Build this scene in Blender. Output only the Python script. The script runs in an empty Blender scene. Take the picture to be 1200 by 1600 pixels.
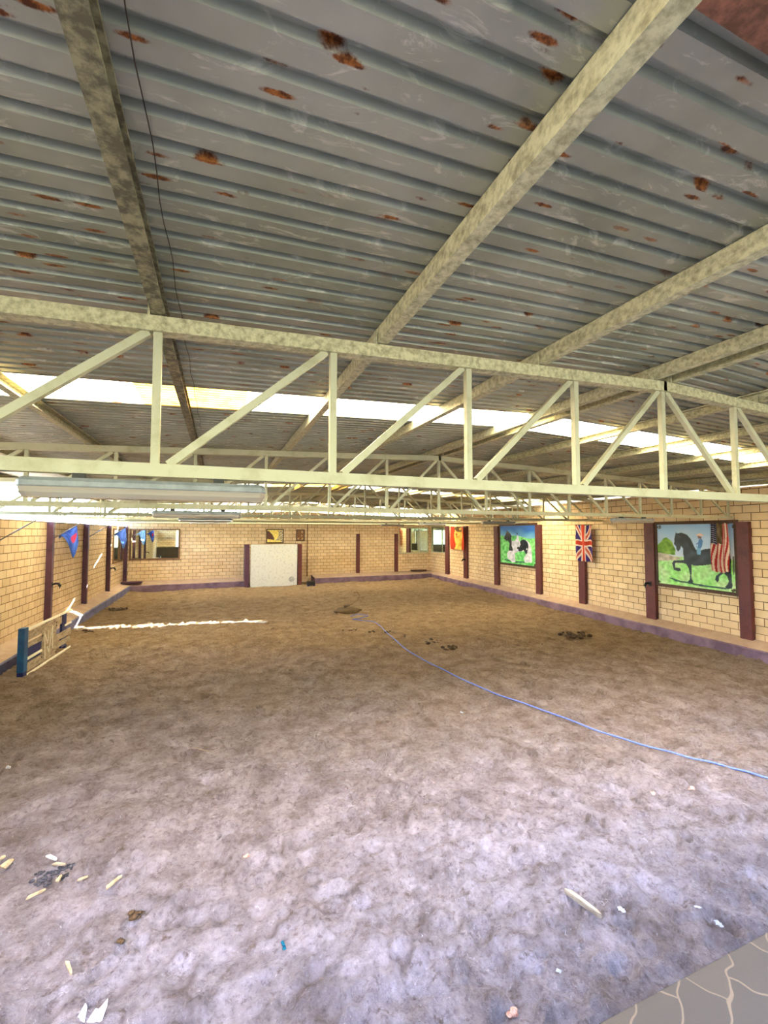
import bpy, bmesh, math, random
import numpy as np
from mathutils import Vector, Matrix, noise
from math import sin, cos, pi, radians, tan, sqrt

random.seed(7)
SC = bpy.context.scene
COL = SC.collection

# ------------------------------------------------------------------ camera
EYE = 3.1                      # eye height above the sand
F = 672.0                      # focal length in pixels of the 1200x1600 frame
YAW, PITCH = radians(21.0), radians(2.73)
cam_d = bpy.data.cameras.new('camera')
cam = bpy.data.objects.new('camera', cam_d); COL.objects.link(cam)
cam.location = (0, 0, EYE)
cam.rotation_euler = (pi / 2 + PITCH, 0, -YAW)
cam_d.sensor_fit = 'VERTICAL'; cam_d.sensor_height = 36.0
cam_d.lens = F / 1600 * 36.0
cam_d.clip_start = 0.02; cam_d.clip_end = 400
SC.camera = cam

# ------------------------------------------------------------------ view, sky, sun
SC.view_settings.view_transform = 'Standard'
SC.view_settings.look = 'None'
SC.view_settings.gamma = 1.0
SC.view_settings.use_curve_mapping = False
SC.view_settings.exposure = 2.4
SC.cycles.max_bounces = 14
SC.cycles.diffuse_bounces = 8
SC.cycles.transmission_bounces = 8
SC.cycles.sample_clamp_indirect = 12

SKY_STRENGTH = 1.0
SUN_STRENGTH = 48.0
world = bpy.data.worlds.new('world'); SC.world = world; world.use_nodes = True
wn = world.node_tree; wn.nodes.clear()
wo = wn.nodes.new('ShaderNodeOutputWorld'); wb = wn.nodes.new('ShaderNodeBackground')
sky = wn.nodes.new('ShaderNodeTexSky'); sky.sky_type = 'NISHITA'; sky.sun_disc = False
sky.sun_elevation = radians(35); sky.sun_rotation = radians(190); sky.dust_density = .8; sky.air_density = 1.1; sky.ozone_density = 2.0
wn.links.new(sky.outputs[0], wb.inputs[0]); wb.inputs[1].default_value = SKY_STRENGTH
wn.links.new(wb.outputs[0], wo.inputs[0])

sun_d = bpy.data.lights.new('sun', 'SUN'); sun = bpy.data.objects.new('sun', sun_d); COL.objects.link(sun)
sun_d.energy = SUN_STRENGTH; sun_d.angle = radians(0.5); sun_d.color = (1.0, .88, .68)
SUN_SLOPE = .40
SUN_DIR = Vector((-.2, -1.0, -SUN_SLOPE)).normalized()
sun.rotation_euler = SUN_DIR.to_track_quat('-Z', 'Y').to_euler()
sun.location = (6, 60, 25)

# ------------------------------------------------------------------ geometry of the place
RW0 = Vector((12.5, 6.9)); RWS = .0748                   # inner face of the right wall: X = RW0.x + RWS (Y-RW0.y)
def right_x(y): return RW0.x + RWS * (y - RW0.y)
LX = -4.76
LC = Vector((LX, 26.8)); RC = Vector((right_x(27.35), 27.35))   # back corners
def back_y(x): return LC.y + (x - LC.x) * (RC.y - LC.y) / (RC.x - LC.x)
RIDGE_X = 3.88
RISE = .0075
def roof_z(x, y): return EYE + 1.535 - .036 * abs(x - RIDGE_X) + RISE * (y - 2.8)

cF = Vector((sin(YAW) * cos(PITCH), cos(YAW) * cos(PITCH), sin(PITCH)))
cR = Vector((cos(YAW), -sin(YAW), 0)); cU = cR.cross(cF)
def ray(px, py): return (cF * F + cR * (px - 600) + cU * (800 - py))
def on_z(px, py, z=0.0):
    d = ray(px, py); t = (z - EYE) / d.z; return Vector((0, 0, EYE)) + d * t
def on_plane(px, py, p, n):
    d = ray(px, py); o = Vector((0, 0, EYE)); t = (Vector(p) - o).dot(n) / d.dot(n); return o + d * t
RN = Vector((-1, RWS, 0)).normalized(); RT = Vector((RWS, 1, 0)).normalized()
BT = Vector(((RC - LC).x, (RC - LC).y, 0)).normalized(); BN = Vector((BT.y, -BT.x, 0))
def on_right(px, py, off=0.0): return on_plane(px, py, Vector((RW0.x, RW0.y, 0)) + RN * off, RN)
def on_back(px, py, off=0.0): return on_plane(px, py, Vector((LC.x, LC.y, 0)) + BN * off, BN)
def on_left(px, py, off=0.0): return on_plane(px, py, Vector((LX + off, 0, 0)), Vector((1, 0, 0)))

# ------------------------------------------------------------------ materials
def lin(c):
    return tuple((x / 12.92 if x <= .04045 else ((x + .055) / 1.055) ** 2.4) for x in [v / 255 for v in c]) + (1.0,)

def new_mat(name):
    m = bpy.data.materials.new(name); m.use_nodes = True
    nt = m.node_tree; nt.nodes.clear()
    o = nt.nodes.new('ShaderNodeOutputMaterial'); p = nt.nodes.new('ShaderNodeBsdfPrincipled')
    nt.links.new(p.outputs[0], o.inputs[0])
    return m, nt, p, o

def coords(nt, scale=(1, 1, 1), kind='Object'):
    t = nt.nodes.new('ShaderNodeTexCoord'); mp = nt.nodes.new('ShaderNodeMapping')
    mp.inputs['Scale'].default_value = scale
    nt.links.new(t.outputs[kind], mp.inputs[0]); return mp.outputs[0]
def noise_n(nt, vec, scale, detail=4, rough=.55, dist=0.0):
    n = nt.nodes.new('ShaderNodeTexNoise'); n.inputs['Scale'].default_value = scale
    n.inputs['Detail'].default_value = detail; n.inputs['Roughness'].default_value = rough
    n.inputs['Distortion'].default_value = dist
    nt.links.new(vec, n.inputs['Vector']); return n.outputs['Fac']
def noise_rgb(nt, vec, scale):
    n = nt.nodes.new('ShaderNodeTexNoise'); n.inputs['Scale'].default_value = scale; n.inputs['Detail'].default_value = 3
    nt.links.new(vec, n.inputs['Vector']); return n.outputs['Color']
def ramp(nt, fac, stops):
    r = nt.nodes.new('ShaderNodeValToRGB'); e = r.color_ramp.elements
    while len(e) < len(stops): e.new(.5)
    for i, (p, c) in enumerate(stops):
        e[i].position = p; e[i].color = c if len(c) == 4 else tuple(c) + (1,)
    nt.links.new(fac, r.inputs[0]); return r.outputs[0]
def mix(nt, fac, a, b, mode='MIX'):
    m = nt.nodes.new('ShaderNodeMix'); m.data_type = 'RGBA'; m.blend_type = mode
    for s, v in ((m.inputs[0], fac), (m.inputs[6], a), (m.inputs[7], b)):
        if hasattr(v, 'links'): nt.links.new(v, s)
        else: s.default_value = v
    return m.outputs[2]
def bump(nt, p, h, strength=.3, dist=.01, prev=None):
    b = nt.nodes.new('ShaderNodeBump'); b.inputs['Strength'].default_value = strength; b.inputs['Distance'].default_value = dist
    nt.links.new(h, b.inputs['Height'])
    if prev is not None: nt.links.new(prev, b.inputs['Normal'])
    if p is not None: nt.links.new(b.outputs[0], p.inputs['Normal'])
    return b.outputs[0]

def paint(name, c, c2=None, scale=6, rough=.5, metal=0.0, lo=.4, hi=.65, bs=.15, stretch=(1, 1, 1), spec=.5):
    """flat colour broken up by patches of a second one (dirt, wear)"""
    m, nt, p, o = new_mat(name)
    v = coords(nt, stretch)
    if c2 is None: c2 = tuple(x * .75 for x in c)
    n = noise_n(nt, v, scale, 6, .65)
    col = ramp(nt, n, [(lo, lin(c)), (hi, lin(c2))])
    nt.links.new(col, p.inputs['Base Color'])
    p.inputs['Roughness'].default_value = rough; p.inputs['Metallic'].default_value = metal
    p.inputs['Specular IOR Level'].default_value = spec
    if bs: bump(nt, p, noise_n(nt, v, scale * 6, 4), bs, .004)
    return m

M = {}
# sand: dry grey tread near the gate, cool sky light put in as lilac, moister brown sand further in
def sand_mat():
    m, nt, p, o = new_mat('arena_sand')
    v = coords(nt)
    big = noise_n(nt, v, .35, 4, .6)
    med = noise_n(nt, v, 2.6, 6, .65, .4)
    fine = noise_n(nt, v, 20, 8, .72)
    grit = noise_n(nt, v, 160, 3, .6)
    dry = ramp(nt, med, [(.28, lin((120, 106, 106))), (.45, lin((156, 143, 148))), (.72, lin((196, 184, 196)))])
    wet = ramp(nt, med, [(.3, lin((134, 110, 84))), (.55, lin((168, 143, 113))), (.75, lin((190, 166, 138)))])
    sep = nt.nodes.new('ShaderNodeSeparateXYZ'); nt.links.new(v, sep.inputs[0])
    # distance over which the sand gets browner, wobbled by the big noise
    a = nt.nodes.new('ShaderNodeMath'); a.operation = 'MULTIPLY_ADD'
    nt.links.new(sep.outputs['X'], a.inputs[0]); a.inputs[1].default_value = .35
    nt.links.new(sep.outputs['Y'], a.inputs[2])
    b = nt.nodes.new('ShaderNodeMath'); b.operation = 'MULTIPLY_ADD'
    nt.links.new(big, b.inputs[0]); b.inputs[1].default_value = 7.0; nt.links.new(a.outputs[0], b.inputs[2])
    mr = nt.nodes.new('ShaderNodeMapRange'); nt.links.new(b.outputs[0], mr.inputs[0])
    mr.inputs[1].default_value = 7.0; mr.inputs[2].default_value = 17.0
    base = mix(nt, mr.outputs[0], dry, wet)
    f2 = ramp(nt, fine, [(.30, (.50, .46, .44, 1)), (.46, (.92, .91, .90, 1)), (.60, (1.05, 1.05, 1.05, 1)), (.75, (1.25, 1.24, 1.24, 1))])
    base = mix(nt, 1.0, base, f2, 'MULTIPLY')
    crumbs = ramp(nt, noise_n(nt, v, 7.5, 5, .75), [(.56, (0, 0, 0, 1)), (.70, (.9, .9, .9, 1))])
    base = mix(nt, crumbs, base, lin((112, 94, 84)))
    pale = ramp(nt, noise_n(nt, v, 19, 3, .7, 1.5), [(.64, (0, 0, 0, 1)), (.74, (.7, .7, .7, 1))])
    base = mix(nt, pale, base, lin((222, 212, 222)))
    nt.links.new(base, p.inputs['Base Color'])
    p.inputs['Roughness'].default_value = .95; p.inputs['Specular IOR Level'].default_value = .15
    vo = nt.nodes.new('ShaderNodeTexVoronoi'); vo.feature = 'SMOOTH_F1'; vo.inputs['Scale'].default_value = 13; vo.inputs['Smoothness'].default_value = .35
    wv = mix(nt, .12, v, noise_rgb(nt, v, 6)); nt.links.new(wv, vo.inputs['Vector'])
    inv = nt.nodes.new('ShaderNodeMath'); inv.operation = 'SUBTRACT'; inv.inputs[0].default_value = 1.0; nt.links.new(vo.outputs['Distance'], inv.inputs[1])
    n0 = bump(nt, None, inv.outputs[0], .55, .05)
    n1 = bump(nt, None, noise_n(nt, v, 9, 6, .7, .8), 1.0, .14, n0)
    n2 = bump(nt, None, fine, 1.0, .07, n1)
    bump(nt, p, grit, .35, .006, n2)
    return m
M['sand'] = sand_mat()

def brick_mat(name, c1, c2, mortar, bias=0.0):
    m, nt, p, o = new_mat(name)
    t = nt.nodes.new('ShaderNodeTexCoord')
    sep = nt.nodes.new('ShaderNodeSeparateXYZ'); nt.links.new(t.outputs['Object'], sep.inputs[0])
    cmb = nt.nodes.new('ShaderNodeCombineXYZ')
    nt.links.new(sep.outputs['X'], cmb.inputs[0]); nt.links.new(sep.outputs['Z'], cmb.inputs[1])
    b = nt.nodes.new('ShaderNodeTexBrick'); nt.links.new(cmb.outputs[0], b.inputs['Vector'])
    b.offset = .5; b.inputs['Scale'].default_value = 1.0
    b.inputs['Brick Width'].default_value = .40; b.inputs['Row Height'].default_value = .20
    b.inputs['Mortar Size'].default_value = .0095; b.inputs['Mortar Smooth'].default_value = .2
    b.inputs['Bias'].default_value = bias
    b.inputs['Color1'].default_value = lin(c1); b.inputs['Color2'].default_value = lin(c2); b.inputs['Mortar'].default_value = lin(mortar)
    v = t.outputs['Object']
    n = noise_n(nt, v, 1.6, 5, .6)
    dirt = ramp(nt, n, [(.3, (.86, .82, .76, 1)), (.6, (1.0, 1.0, 1.0, 1))])
    col = mix(nt, 1.0, b.outputs['Color'], dirt, 'MULTIPLY')
    # dust thrown up on the lowest courses
    mr = nt.nodes.new('ShaderNodeMapRange'); nt.links.new(sep.outputs['Z'], mr.inputs[0])
    mr.inputs[1].default_value = .95; mr.inputs[2].default_value = .35; mr.inputs[3].default_value = 0; mr.inputs[4].default_value = .45
    col = mix(nt, mr.outputs[0], col, lin((205, 178, 150)))
    nt.links.new(col, p.inputs['Base Color'])
    p.inputs['Roughness'].default_value = .85; p.inputs['Specular IOR Level'].default_value = .25
    inv = nt.nodes.new('ShaderNodeMath'); inv.operation = 'SUBTRACT'; inv.inputs[0].default_value = 1.0
    nt.links.new(b.outputs['Fac'], inv.inputs[1])
    n1 = bump(nt, None, inv.outputs[0], .8, .008)
    bump(nt, p, noise_n(nt, v, 40, 4), .2, .003, n1)
    return m
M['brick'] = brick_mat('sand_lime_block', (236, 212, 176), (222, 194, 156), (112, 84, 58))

M['brick_dim_left'] = brick_mat('dimmed_sand_lime_block', (212, 190, 160), (198, 174, 142), (104, 80, 58))  # same block, the left wall's dimmer light put into its colour

def roof_mat():
    m, nt, p, o = new_mat('galvanised_sheet')
    v = coords(nt)
    n = noise_n(nt, v, 1.1, 5, .6)
    base = ramp(nt, n, [(.3, lin((140, 142, 130))), (.5, lin((160, 161, 150))), (.7, lin((178, 178, 170)))])
    vs = coords(nt, (2.2, 6.0, 3))
    bl = noise_n(nt, vs, 1.9, 6, .7, 1.2)
    blot = ramp(nt, bl, [(.56, (0, 0, 0, 1)), (.66, (.8, .8, .8, 1))])
    base = mix(nt, blot, base, lin((208, 206, 194)))
    # rust spots drawn out along the ribs
    vr = coords(nt, (3.6, 16, 1))
    vo = nt.nodes.new('ShaderNodeTexVoronoi'); vo.inputs['Scale'].default_value = 1.0; vo.inputs['Randomness'].default_value = 1.0
    nt.links.new(vr, vo.inputs['Vector'])
    nz = noise_n(nt, v, 30, 4, .7)
    ad = nt.nodes.new('ShaderNodeMath'); ad.operation = 'MULTIPLY_ADD'
    nt.links.new(nz, ad.inputs[0]); ad.inputs[1].default_value = .22; nt.links.new(vo.outputs['Distance'], ad.inputs[2])
    spot = ramp(nt, ad.outputs[0], [(.26, (1, 1, 1, 1)), (.33, (0, 0, 0, 1))])
    where = ramp(nt, noise_n(nt, v, .55, 3), [(.36, (0, 0, 0, 1)), (.44, (1, 1, 1, 1))])
    sp = mix(nt, 1.0, spot, where, 'MULTIPLY')
    rust = ramp(nt, nz, [(.4, lin((90, 48, 26))), (.6, lin((170, 104, 50)))])
    col = mix(nt, sp, base, rust)
    nt.links.new(col, p.inputs['Base Color'])
    p.inputs['Metallic'].default_value = .55; p.inputs['Roughness'].default_value = .42
    bump(nt, p, noise_n(nt, v, 9, 4), .12, .01)
    return m
M['roof'] = roof_mat()

def translucent_mat(name, c, cd, mixf=.75):
    m, nt, p, o = new_mat(name)
    v = coords(nt, (1, 1, 1))
    n = noise_n(nt, v, 3.5, 5, .7)
    col = ramp(nt, n, [(.35, lin(cd)), (.6, lin(c))])
    nt.links.new(col, p.inputs['Base Color']); p.inputs['Roughness'].default_value = .5
    t = nt.nodes.new('ShaderNodeBsdfTranslucent'); nt.links.new(col, t.inputs[0])
    ms = nt.nodes.new('ShaderNodeMixShader'); ms.inputs[0].default_value = mixf
    nt.links.new(p.outputs[0], ms.inputs[1]); nt.links.new(t.outputs[0], ms.inputs[2])
    nt.links.new(ms.outputs[0], o.inputs[0]); return m
M['skylight'] = translucent_mat('translucent_sheet', (246, 234, 196), (230, 208, 150), .8)
M['skylight_yellow'] = translucent_mat('yellowed_translucent_sheet', (220, 172, 76), (186, 130, 44), .35)

M['cream'] = paint('cream_steel_paint', (186, 184, 158), (160, 154, 122), 5, .45, .1, .5, .75)
M['mossy'] = paint('mossy_cream_steel', (202, 196, 160), (134, 124, 96), 26, .6, .05, .40, .70, .3)
M['mossy_dark'] = paint('mossy_dark_steel', (150, 142, 110), (92, 84, 64), 20, .7, .05, .38, .58, .4)
M['maroon'] = paint('maroon_paint', (98, 46, 48), (72, 34, 40), 4, .5, 0, .45, .7)
M['maroon_bluelit'] = paint('bluelit_maroon_paint', (86, 52, 74), (60, 38, 60), 4, .5, 0, .45, .7)  # the maroon paint with blue light from the left mixed into the colour
M['kerb_face'] = paint('purple_kerb_paint', (126, 102, 122), (96, 74, 94), 2.2, .7, 0, .4, .62)
M['kerb_face_bluelit'] = paint('bluelit_purple_kerb_paint', (98, 100, 140), (74, 72, 112), 2.2, .7, 0, .4, .62)  # same purple kerb paint, bluish light on the left side painted in
M['kerb_dust'] = paint('dusty_kerb_top', (178, 156, 136), (158, 132, 118), 3, .9, 0, .35, .65)
M['blue'] = paint('blue_paint', (20, 92, 150), (14, 62, 112), 3, .5)
M['navy'] = paint('navy_paint', (24, 34, 104), (18, 22, 70), 3, .5)
M['old_board'] = paint('weathered_board', (176, 160, 140), (128, 112, 96), 6, .8, 0, .4, .65, .3, (1, 3, 3))
M['white_paint'] = paint('white_paint', (238, 234, 220), (210, 204, 184), 5, .6, 0, .5, .8)
M['panel'] = paint('speckled_white_panel', (214, 216, 214), (178, 182, 188), 9, .55, 0, .52, .68)
M['black'] = paint('black_plastic', (26, 26, 30), (16, 16, 20), 8, .45)
M['dark_wood'] = paint('dark_brown_wood', (84, 54, 38), (58, 36, 26), 6, .6, 0, .4, .65, .2, (1, 4, 4))
M['brown_frame'] = paint('brown_frame_wood', (128, 92, 62), (100, 68, 46), 6, .6, 0, .4, .65, .2)
M['housing'] = paint('grey_lamp_housing', (150, 156, 160), (120, 126, 130), 6, .45)
M['tube'] = paint('fluorescent_tube', (236, 238, 236), (216, 220, 220), 6, .3)
M['rust_beam'] = paint('rust_brown_plaster', (150, 96, 76), (96, 60, 44), 9, .9, 0, .4, .6, .8)
M['manure'] = paint('horse_manure', (84, 60, 34), (48, 34, 22), 20, .95, 0, .4, .6, .6)
M['damp_sand'] = paint('dark_damp_sand', (92, 72, 44), (70, 54, 34), 14, .95, 0, .4, .65, .6)
M['ash'] = paint('dark_ash', (70, 66, 74), (34, 32, 38), 12, .95, 0, .4, .6, .6)
M['chip'] = paint('pale_wood_chip', (186, 166, 134), (150, 128, 98), 16, .8)
M['paper'] = paint('white_plastic', (222, 222, 226), (196, 196, 204), 8, .5)
M['teal'] = paint('teal_foil', (20, 140, 160), (10, 60, 90), 60, .3, .3)
M['pink_clod'] = paint('pink_brick_crumb', (206, 160, 140), (150, 96, 80), 30, .9)
M['rope'] = paint('blue_rope', (104, 124, 200), (80, 96, 170), 30, .8)
M['wire'] = paint('dark_wire', (70, 54, 44), (44, 34, 30), 20, .7)
M['steel_pole'] = paint('grey_flag_pole', (140, 140, 150), (96, 96, 110), 6, .4, .3)
M['concrete'] = paint('grey_concrete', (150, 142, 134), (120, 112, 104), 3, .9)

def glass_like_mirror():
    m, nt, p, o = new_mat('mirror_glass')
    p.inputs['Base Color'].default_value = lin((222, 236, 226)); p.inputs['Metallic'].default_value = 1.0
    p.inputs['Roughness'].default_value = .015
    return m
M['mirror'] = glass_like_mirror()
def cover_mat():
    m, nt, p, o = new_mat('clear_lamp_cover')
    p.inputs['Base Color'].default_value = lin((196, 186, 176)); p.inputs['Transmission Weight'].default_value = .45
    p.inputs['Roughness'].default_value = .18; p.inputs['IOR'].default_value = 1.2
    return m
M['cover'] = cover_mat()

def vcol_mat(name, rough=.7, transl=0.0):
    m, nt, p, o = new_mat(name)
    a = nt.nodes.new('ShaderNodeVertexColor'); a.layer_name = 'Col'
    nt.links.new(a.outputs[0], p.inputs['Base Color']); p.inputs['Roughness'].default_value = rough
    if transl:
        t = nt.nodes.new('ShaderNodeBsdfTranslucent'); nt.links.new(a.outputs[0], t.inputs[0])
        ms = nt.nodes.new('ShaderNodeMixShader'); ms.inputs[0].default_value = transl
        nt.links.new(p.outputs[0], ms.inputs[1]); nt.links.new(t.outputs[0], ms.inputs[2])
        nt.links.new(ms.outputs[0], o.inputs[0])
    return m
M['painted'] = vcol_mat('painted_picture', .45)
M['cloth'] = vcol_mat('dyed_cloth', .85, .3)

def paver_mat():
    m, nt, p, o = new_mat('brown_pavers')
    v = coords(nt)
    n = noise_n(nt, v, 5.5, 2, .5)
    wob = nt.nodes.new('ShaderNodeTexNoise'); wob.inputs['Scale'].default_value = 9; wob.inputs['Detail'].default_value = 1
    nt.links.new(v, wob.inputs['Vector'])
    off = nt.nodes.new('ShaderNodeVectorMath'); off.operation = 'MULTIPLY_ADD'
    nt.links.new(wob.outputs['Color'], off.inputs[0]); off.inputs[1].default_value = (.07, .07, 0); nt.links.new(v, off.inputs[2])
    rot = nt.nodes.new('ShaderNodeMapping'); rot.inputs['Rotation'].default_value = (0, 0, radians(-32))
    nt.links.new(off.outputs[0], rot.inputs[0])
    b = nt.nodes.new('ShaderNodeTexBrick'); nt.links.new(rot.outputs[0], b.inputs['Vector'])
    b.inputs['Scale'].default_value = 1; b.inputs['Brick Width'].default_value = .21; b.inputs['Row Height'].default_value = .13
    b.inputs['Mortar Size'].default_value = .0045; b.inputs['Mortar Smooth'].default_value = .4
    b.inputs['Color1'].default_value = lin((56, 44, 32)); b.inputs['Color2'].default_value = lin((48, 38, 29)); b.inputs['Mortar'].default_value = lin((88, 70, 52))
    nt.links.new(b.outputs['Color'], p.inputs['Base Color']); p.inputs['Roughness'].default_value = .7
    bump(nt, p, noise_n(nt, v, 90, 4), .3, .003)
    return m
M['paver'] = paver_mat()
M['grass'] = paint('meadow_grass', (92, 132, 52), (60, 100, 36), 2.0, .9, 0, .35, .65, .6)
def yard_mat():
    m, nt, p, o = new_mat('yard_and_meadow')
    v = coords(nt); sep = nt.nodes.new('ShaderNodeSeparateXYZ'); nt.links.new(v, sep.inputs[0])
    mr = nt.nodes.new('ShaderNodeMapRange'); nt.links.new(sep.outputs['Y'], mr.inputs[0])
    mr.inputs[1].default_value = -8; mr.inputs[2].default_value = -9.5
    g = ramp(nt, noise_n(nt, v, .8, 6, .7), [(.35, lin((56, 58, 44))), (.65, lin((42, 45, 34)))])
    y = ramp(nt, noise_n(nt, v, 1.2, 6, .7), [(.35, lin((120, 116, 106))), (.65, lin((100, 96, 88)))])
    nt.links.new(mix(nt, mr.outputs[0], y, g), p.inputs['Base Color']); p.inputs['Roughness'].default_value = .95
    return m
M['yard'] = yard_mat()
M['leaf'] = paint('green_leaf', (96, 140, 58), (60, 104, 40), 12, .6, 0, .35, .65)
M['bark'] = paint('tree_bark', (96, 78, 60), (64, 50, 40), 8, .9)

# ------------------------------------------------------------------ mesh helpers
def link(name, me, mat, parent=None):
    o = bpy.data.objects.new(name, me); COL.objects.link(o)
    if mat is not None and len(me.materials) == 0: me.materials.append(mat)
    if parent is not None: o.parent = parent
    return o
def obj(name, bm, mat, parent=None, smooth=False, loc=None):
    me = bpy.data.meshes.new(name)
    bm.normal_update(); bm.to_mesh(me); bm.free()
    if smooth:
        for p in me.polygons: p.use_smooth = True
    o = link(name, me, mat, parent)
    if loc is not None: o.location = loc
    return o
def tag(o, label=None, cat=None, group=None, kind=None):
    if label: o['label'] = label
    if cat: o['category'] = cat
    if group: o['group'] = group
    if kind: o['kind'] = kind
    return o
def thing(name, label, cat, loc=(0, 0, 0), rz=0, group=None):
    o = bpy.data.objects.new(name, None); COL.objects.link(o); o.empty_display_size = .1
    o.location = loc; o.rotation_euler = (0, 0, rz)
    return tag(o, label, cat, group)
def struct(name, bm, mat, loc=None, smooth=False):
    return tag(obj(name, bm, mat, None, smooth, loc), kind='structure')
def B(): return bmesh.new()
def box(bm, x0, x1, y0, y1, z0, z1, bev=0.0):
    vs = [bm.verts.new((x, y, z)) for z in (z0, z1) for y in (y0, y1) for x in (x0, x1)]
    f = [bm.faces.new([vs[i] for i in q]) for q in ((0, 2, 3, 1), (4, 5, 7, 6), (0, 1, 5, 4), (2, 6, 7, 3), (0, 4, 6, 2), (1, 3, 7, 5))]
    if bev:
        es = list({e for q in f for e in q.edges})
        bmesh.ops.bevel(bm, geom=es, offset=bev, segments=2, affect='EDGES')
    return bm
def sweep(bm, prof, a, b, up=Vector((0, 0, 1)), cap=True):
    """closed profile [(side, up)] carried from a to b"""
    a, b = Vector(a), Vector(b); t = (b - a).normalized()
    s = t.cross(up)
    if s.length < 1e-4: s = Vector((1, 0, 0))
    s.normalize(); u = s.cross(t).normalized()
    r = [[bm.verts.new(p + s * x + u * y) for x, y in prof] for p in (a, b)]
    n = len(prof)
    for i in range(n):
        j = (i + 1) % n
        bm.faces.new((r[0][i], r[0][j], r[1][j], r[1][i]))
    if cap:
        bm.faces.new(r[0][::-1]); bm.faces.new(r[1])
    return bm
def rect(w, h): return [(-w / 2, -h / 2), (w / 2, -h / 2), (w / 2, h / 2), (-w / 2, h / 2)]
def bar(bm, a, b, w, h, up=Vector((0, 0, 1))): return sweep(bm, rect(w, h), a, b, up)
def channel(w, h, t):   # C-section, open to +side
    return [(w / 2, -h / 2), (w / 2, -h / 2 + t), (-w / 2 + t, -h / 2 + t), (-w / 2 + t, h / 2 - t), (w / 2, h / 2 - t), (w / 2, h / 2), (-w / 2, h / 2), (-w / 2, -h / 2)]
def rod(bm, pts, r, n=8, cap=True):
    """round tube through points"""
    pts = [Vector(p) for p in pts]; rings = []
    for i, p in enumerate(pts):
        t = (pts[min(i + 1, len(pts) - 1)] - pts[max(i - 1, 0)]).normalized()
        s = t.cross(Vector((0, 0, 1)))
        if s.length < 1e-3: s = Vector((1, 0, 0))
        s.normalize(); u = s.cross(t)
        rr = r[i] if isinstance(r, (list, tuple)) else r
        rings.append([bm.verts.new(p + (s * cos(2 * pi * k / n) + u * sin(2 * pi * k / n)) * rr) for k in range(n)])
    for a, b in zip(rings, rings[1:]):
        for k in range(n):
            bm.faces.new((a[k], a[(k + 1) % n], b[(k + 1) % n], b[k]))
    if cap:
        bm.faces.new(rings[0][::-1]); bm.faces.new(rings[-1])
    return bm
def lump(bm, c, r, squash=(1, 1, .7), seed=0, amp=.35, sub=2, freq=2.2):
    g = bmesh.ops.create_icosphere(bm, subdivisions=sub, radius=1.0)
    for v in g['verts']:
        d = 1 + amp * noise.noise(v.co * freq + Vector((seed * 3.1, seed, 0)))
        v.co = Vector((v.co.x * squash[0], v.co.y * squash[1], v.co.z * squash[2])) * d * r + Vector(c)
    return bm
def grid_sheet(name, fpos, fcol, nu, nv, mat, parent=None, thick=0.0, smooth=True):
    """sheet from a position function and a colour function over u,v in 0..1 (colours in sRGB 0..255)"""
    vs = []; cs = []
    for j in range(nv + 1):
        for i in range(nu + 1):
            u, v = i / nu, j / nv
            vs.append(tuple(fpos(u, v))); cs.append(lin(fcol(u, v)))
    fs = [(j * (nu + 1) + i, j * (nu + 1) + i + 1, (j + 1) * (nu + 1) + i + 1, (j + 1) * (nu + 1) + i) for j in range(nv) for i in range(nu)]
    me = bpy.data.meshes.new(name); me.from_pydata(vs, [], fs)
    ca = me.color_attributes.new('Col', 'FLOAT_COLOR', 'POINT')
    ca.data.foreach_set('color', [c for q in cs for c in q])
    me.polygons.foreach_set('use_smooth', [smooth] * len(fs))
    me.materials.append(mat); me.update()
    o = link(name, me, mat, parent)
    if thick:
        s = o.modifiers.new('thickness', 'SOLIDIFY'); s.thickness = thick; s.offset = 0
    return o
def inside(poly, x, y):
    c = False; n = len(poly); j = n - 1
    for i in range(n):
        xi, yi = poly[i]; xj, yj = poly[j]
        if (yi > y) != (yj > y) and x < (xj - xi) * (y - yi) / (yj - yi) + xi: c = not c
        j = i
    return c

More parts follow.
